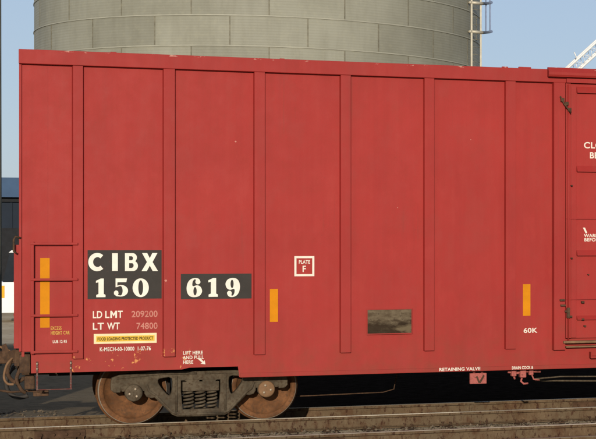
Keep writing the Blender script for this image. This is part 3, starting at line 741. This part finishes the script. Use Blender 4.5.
# end gear: striker, coupler, uncoupling lever, hose
def end_gear(mir):
    X = (lambda x: x) if not mir else (lambda x: L-x)
    def bx(bm, a, b, *r): aa, bb = sorted((X(a), X(b))); box(bm, aa, bb, *r)
    bm = BM(); bx(bm, .02, .45, W/2-.24, W/2+.24, .60, .98, .02); link('striker', bm, M['coupler'], car)
    bm = BM(); bx(bm, -.55, .30, W/2-.08, W/2+.08, .74, .90, .02)
    prism(bm, [(X(-.50), W/2-.13), (X(-.80), W/2-.16), (X(-.92), W/2-.04), (X(-.78), W/2+.02), (X(-.86), W/2+.16), (X(-.66), W/2+.20), (X(-.50), W/2+.13)], 'z', .68, .96)
    cp = link('coupler', bm, M['coupler'], car)
    bm = BM(); prism(bm, [(X(-.80), W/2-.17), (X(-.96), W/2-.10), (X(-.93), W/2-.02), (X(-.80), W/2-.06)], 'z', .70, .94); link('knuckle', bm, M['coupler'], cp)
    # uncoupling lever to the side with its bent handle
    bm = BM(); tube(bm, sm([(X(a), b, c) for a, b, c in ((-.30, W/2, .98), (-.12, W/2-.1, .90), (-.06, 1.0, .86), (-.06, .45, .86), (-.07, .25, .88), (-.14, .15, .80), (-.17, .12, .66), (-.13, .12, .58), (-.06, .12, .57))]), .015, 8)
    link('uncoupling_lever', bm, M['bearing'], car)
    bm = BM(); bx(bm, -.055, .10, .20, .30, .78, .98, .012); bx(bm, .0, .13, .10, .55, .70, .93, .02); bx(bm, -.03, .05, .62, .76, .70, .95, .015)
    prism(bm, [(X(-.12), .96), (X(-.02), .99), (X(-.02), .86), (X(-.07), .84), (X(-.11), .88)], 'y', .22, .27)
    prism(bm, [(X(-.20), 1.03), (X(-.15), 1.05), (X(-.11), .94), (X(-.16), .84), (X(-.19), .88)], 'y', .30, .35)
    link('end_bracket', bm, M['coupler'], car)
    bm = BM(); pts = [(X(a), b, c) for a, b, c in ((.12, 1.15, .72), (-.02, 1.10, .74), (-.12, 1.08, .66), (-.16, 1.08, .52), (-.12, 1.08, .40), (-.02, 1.08, .34), (.10, 1.08, .36))]
    tube(bm, sm(pts), .028, 10); link('air_hose', bm, M['hose'], car)
    bm = BM(); tube(bm, [(X(-.30), .40, .50), (X(-.10), .38, .46), (X(.12), .36, .47), (X(.30), .35, .44)], .014, 8)
    tube(bm, sm([(X(.02), .30, .76), (X(-.03), .28, .62), (X(.02), .28, .50), (X(.07), .3, .45)]), .022, 8)
    tube(bm, sm([(X(-.10), .9, .82), (X(-.14), .85, .66), (X(-.05), .8, .55), (X(.06), .8, .60)]), .025, 8)
    bx(bm, .06, .18, .18, .42, .50, .66, .02); bx(bm, .16, .34, .35, .60, .40, .47, .012)
    link('angle_cock', bm, M['coupler'], car)
end_gear(False); end_gear(True)
# the next car of the train, coupled on the left
nxt = car.copy(); COL.objects.link(nxt); nxt.location.x -= (L+1.45)*SX
tag(nxt, 'plain red boxcar without lettering, coupled to the left end of the lettered one', 'boxcar')
SKIP = ('lettering', 'number_panel', 'data_plate', 'marking_frame', 'placard', 'retaining', 'reflector', 'ladder')
def copy_kids(src, dst):
    for ch in list(src.children):
        if ch.name.startswith(SKIP): continue
        c = ch.copy(); COL.objects.link(c); c.parent = dst; c.matrix_parent_inverse = ch.matrix_parent_inverse.copy()
        if c.get('label'): del c['label']
        copy_kids(ch, c)
copy_kids(car, nxt)

# ------------------------------------------------------------------ corrugated grain bin
SX, SZ = 1.0, 1.0         # everything below is in metres
SC = Vector((9.0, 50.45)); SR = 8.85
silo = empty('grain_bin', (SC.x, SC.y, GZ), 'huge round grey corrugated steel grain bin rising behind the boxcar', 'grain bin')
def ring_pt(r, deg): return (SC.x + r*math.sin(R(deg)), SC.y - r*math.cos(R(deg)))     # 0 degrees faces the tracks
ZT = 16.3; rings = [.78 + 1.115*k for k in range(14)]
bm = BM(); seg = 180
A = [bm.verts.new((*ring_pt(SR, 360*k/seg), GZ)) for k in range(seg)]; B = [bm.verts.new((*ring_pt(SR, 360*k/seg), ZT)) for k in range(seg)]
for k in range(seg): bm.faces.new([A[k], A[(k+1) % seg], B[(k+1) % seg], B[k]]).smooth = True
link('bin_wall', bm, M['silo'], silo)
bm = BM(); apex = bm.verts.new((SC.x, SC.y, ZT+4.4)); C = [bm.verts.new((*ring_pt(SR+.15, 5*k), ZT-.05)) for k in range(72)]
for k in range(72): bm.faces.new([C[k], C[(k+1) % 72], apex])
link('bin_roof', bm, M['silo'], silo)
def band(bm, z0, z1, r0, r1, seg=144):
    q = [[bm.verts.new((*ring_pt(r, 360*k/seg), z)) for k in range(seg)] for (r, z) in ((r0, z0), (r1, z0), (r1, z1), (r0, z1))]
    for a in range(4):
        for k in range(seg): bm.faces.new([q[a][k], q[a][(k+1) % seg], q[(a+1) % 4][(k+1) % seg], q[(a+1) % 4][k]])
for z in rings:
    bm = BM(); band(bm, z-.022, z+.022, SR-.01, SR+.028); link('ring_flange', bm, M['silo_ring'], silo)
for i, z in enumerate(rings[:-1]):
        # the row between the two visible rings (z 9.63..10.745) is row 8
    base = 3.5 if (i-8) % 2 == 0 else -5.5
    bm = BM()
    for k in range(20):
        a = base + 18*k - 180
        if not -105 < ((a+180) % 360 - 180) < 105: continue
        d = math.degrees(.022/SR)
        p0, p1 = ring_pt(SR-.01, a-d), ring_pt(SR-.01, a+d); q0, q1 = ring_pt(SR+.012, a-d), ring_pt(SR+.012, a+d)
        prism(bm, [p0, p1, q1, q0], 'z', z+.024, rings[i+1]-.024)
    link('sheet_seam', bm, M['silo_seam'], silo)
# fixed ladder with safety cage on the right flank
U = Vector((.973, -.232)); TC = Vector((-.232, -.973))
def lp(u, s): v = SC + U*u + TC*s; return v.x, v.y
def vpost(bm, u, s, r, z0, z1): x, y = lp(u, s); box(bm, x-r, x+r, y-r, y+r, z0, z1)
bm = BM(); vpost(bm, 8.52, 2.85, .035, GZ, 16.9); vpost(bm, 8.89, 2.6, .035, GZ, 16.9)
lad = link('ladder', bm, M['silo_lad'], silo)
for k in range(int(16/.305)):
    z = .1 + k*.305
    if z < 5: continue
    bm = BM(); tube(bm, [(*lp(8.52, 2.85), z), (*lp(8.89, 2.6), z)], .011, 6); link('rung', bm, M['silo_seam'], lad)
bm = BM(); vpost(bm, 9.10, 2.6, .030, 11.05, 16.9); vpost(bm, 9.27, 2.9, .030, 11.05, 16.9)
cg = link('safety_cage', bm, M['cage'], silo)
for z in (11.08, 12.26, 13.44, 14.62, 15.8):
    bm = BM(); tube(bm, [(*lp(8.40, 2.8), z), (*lp(8.52, 2.9), z)], .06, 6); tube(bm, [(*lp(8.52, 2.85), z), (*lp(9.0, 2.6), z)], .07, 6); link('bracket', bm, M['silo_lad'], lad)
    bm = BM(); tube(bm, [(*lp(9.0, 2.6), z), (*lp(9.22, 2.8), z), (*lp(9.33, 3.0), z)], .06, 6); link('hoop', bm, M['cage'], cg)

# ------------------------------------------------------------------ white inclined conveyor
cvr = empty('grain_conveyor', (28, 55, GZ), 'white steel lattice conveyor climbing to the right above the boxcar roof', 'conveyor')
d = Vector((1.371, 0, 1.257)).normalized(); nrm = Vector((-d.z, 0, d.x))
base = Vector((23.40, 55, 10.72)) - d*9.0
bm = BM()
for yy in (0, .5):
    for off in (0, -.42):
        a = base + nrm*off + Vector((0, yy, 0)); tube(bm, [a, a + d*24], .055, 8)
link('chord', bm, M['conveyor'], cvr)
for yy in (0, .5):
    bm = BM()
    for k in range(48):
        a = base + Vector((0, yy, 0)) + d*(k*.5); b = a - nrm*.42
        tube(bm, [a, b + d*.25], .014, 5); tube(bm, [b + d*.25, a + d*.5], .014, 5)
    link('lattice', bm, M['conveyor'], cvr, whole=True)
p = base + d*9.62 ; bm = BM(); tube(bm, [p, p + Vector((-.16, 0, .34))], .028, 6); link('lug', bm, M['conveyor'], cvr)
for t_ in (6.0, 17.0):
    bm = BM(); q = base + d*t_ - nrm*.42
    for sx in (-.8, .8):
        tube(bm, [(q.x, 55.25, q.z), (q.x+sx, 55.25, GZ)], .05, 6)
    link('support_leg', bm, M['conveyor'], cvr)

# ------------------------------------------------------------------ left background: shed, van, pole
shed = empty('metal_shed', (-8, 70, GZ), 'long slate-blue metal shed with a blue roof edge at far left', 'shed')
bm = BM(); box(bm, -45, 27, 65, 82, GZ, 4.42)
for k in range(120): box(bm, -44.7+.6*k, -44.6+.6*k, 64.96, 64.999, GZ, 4.42)
link('wall', bm, M['shed_wall'], shed)
bm = BM(); box(bm, -45.2, 27.2, 64.85, 82, 4.43, 4.64); link('gutter', bm, M['shed_dark'], shed)
bm = BM(); prism(bm, [(64.5, 4.645), (64.5, 5.55), (64.7, 5.57), (73, 5.7), (82.5, 4.645)], 'x', -45.5, 27.5); link('roof', bm, M['shed_fascia'], shed)
for x0 in (-30, -16, -4, 5.5, 16):
    bm = BM(); box(bm, x0, x0+3.6, 64.90, 64.955, GZ+.002, 3.2); link('door', bm, M['shed_dark'], shed)

van = empty('van', (1.5, 40.9, GZ), 'white van with tinted windows and amber rear lamp parked before the shed', 'van')
V0, V1, VY0, VY1 = -.97, 4.0, 40.0, 41.8
bm = BM()
prism(bm, [(V0, .12), (V0, 1.05), (V0+.06, 1.16), (V1-1.5, 1.17), (V1-.9, 1.05), (V1-.1, .92), (V1, .75), (V1, .12)], 'y', VY0, VY1)
link('body', bm, M['van'], van)
bm = BM(); prism(bm, [(V0+.14, 1.172), (V0+.36, 2.16), (V1-2.1, 2.16), (V1-1.45, 1.172)], 'y', VY0+.08, VY1-.08); link('window', bm, M['glass'], van)
bm = BM(); prism(bm, [(V0+.33, 2.162), (V0+.42, 2.24), (V1-2.25, 2.24), (V1-2.08, 2.162)], 'y', VY0+.06, VY1-.06); link('roof', bm, M['van'], van)
for x in (V0+1.2, V0+2.5): bm = BM(); prism(bm, [(x, 1.173), (x+.09, 1.173), (x+.11, 2.16), (x+.02, 2.16)], 'y', VY0+.06, VY0+.079); link('window_pillar', bm, M['van'], van)
bm = BM(); box(bm, V0-.02, V0+.20, VY0-.012, VY0+.05, .62, 1.04, .01); link('tail_lamp', bm, M['amber'], van)
for x in (V0+.95, V1-.95):
    for y in (VY0-.01, VY1-.21):
        bm = BM(); lathe_y(bm, [(y, 0), (y, .20), (y, .32), (y+.02, .34), (y+.20, .34), (y+.22, .32), (y+.22, 0)], x, GZ+.34, 28, [1, 0, 0, 0, 0, 0]); link('wheel', bm, [M['tyre'], M['hub']], van)

pole = None
bm = BM(); tube(bm, [(-.645, 17, GZ-.3), (-.645, 17, 13)], [.165, .145], 20); 
tag(link('utility_pole', bm, M['wood_pole']), 'weathered wooden utility pole standing at the left edge of the picture', 'utility pole')
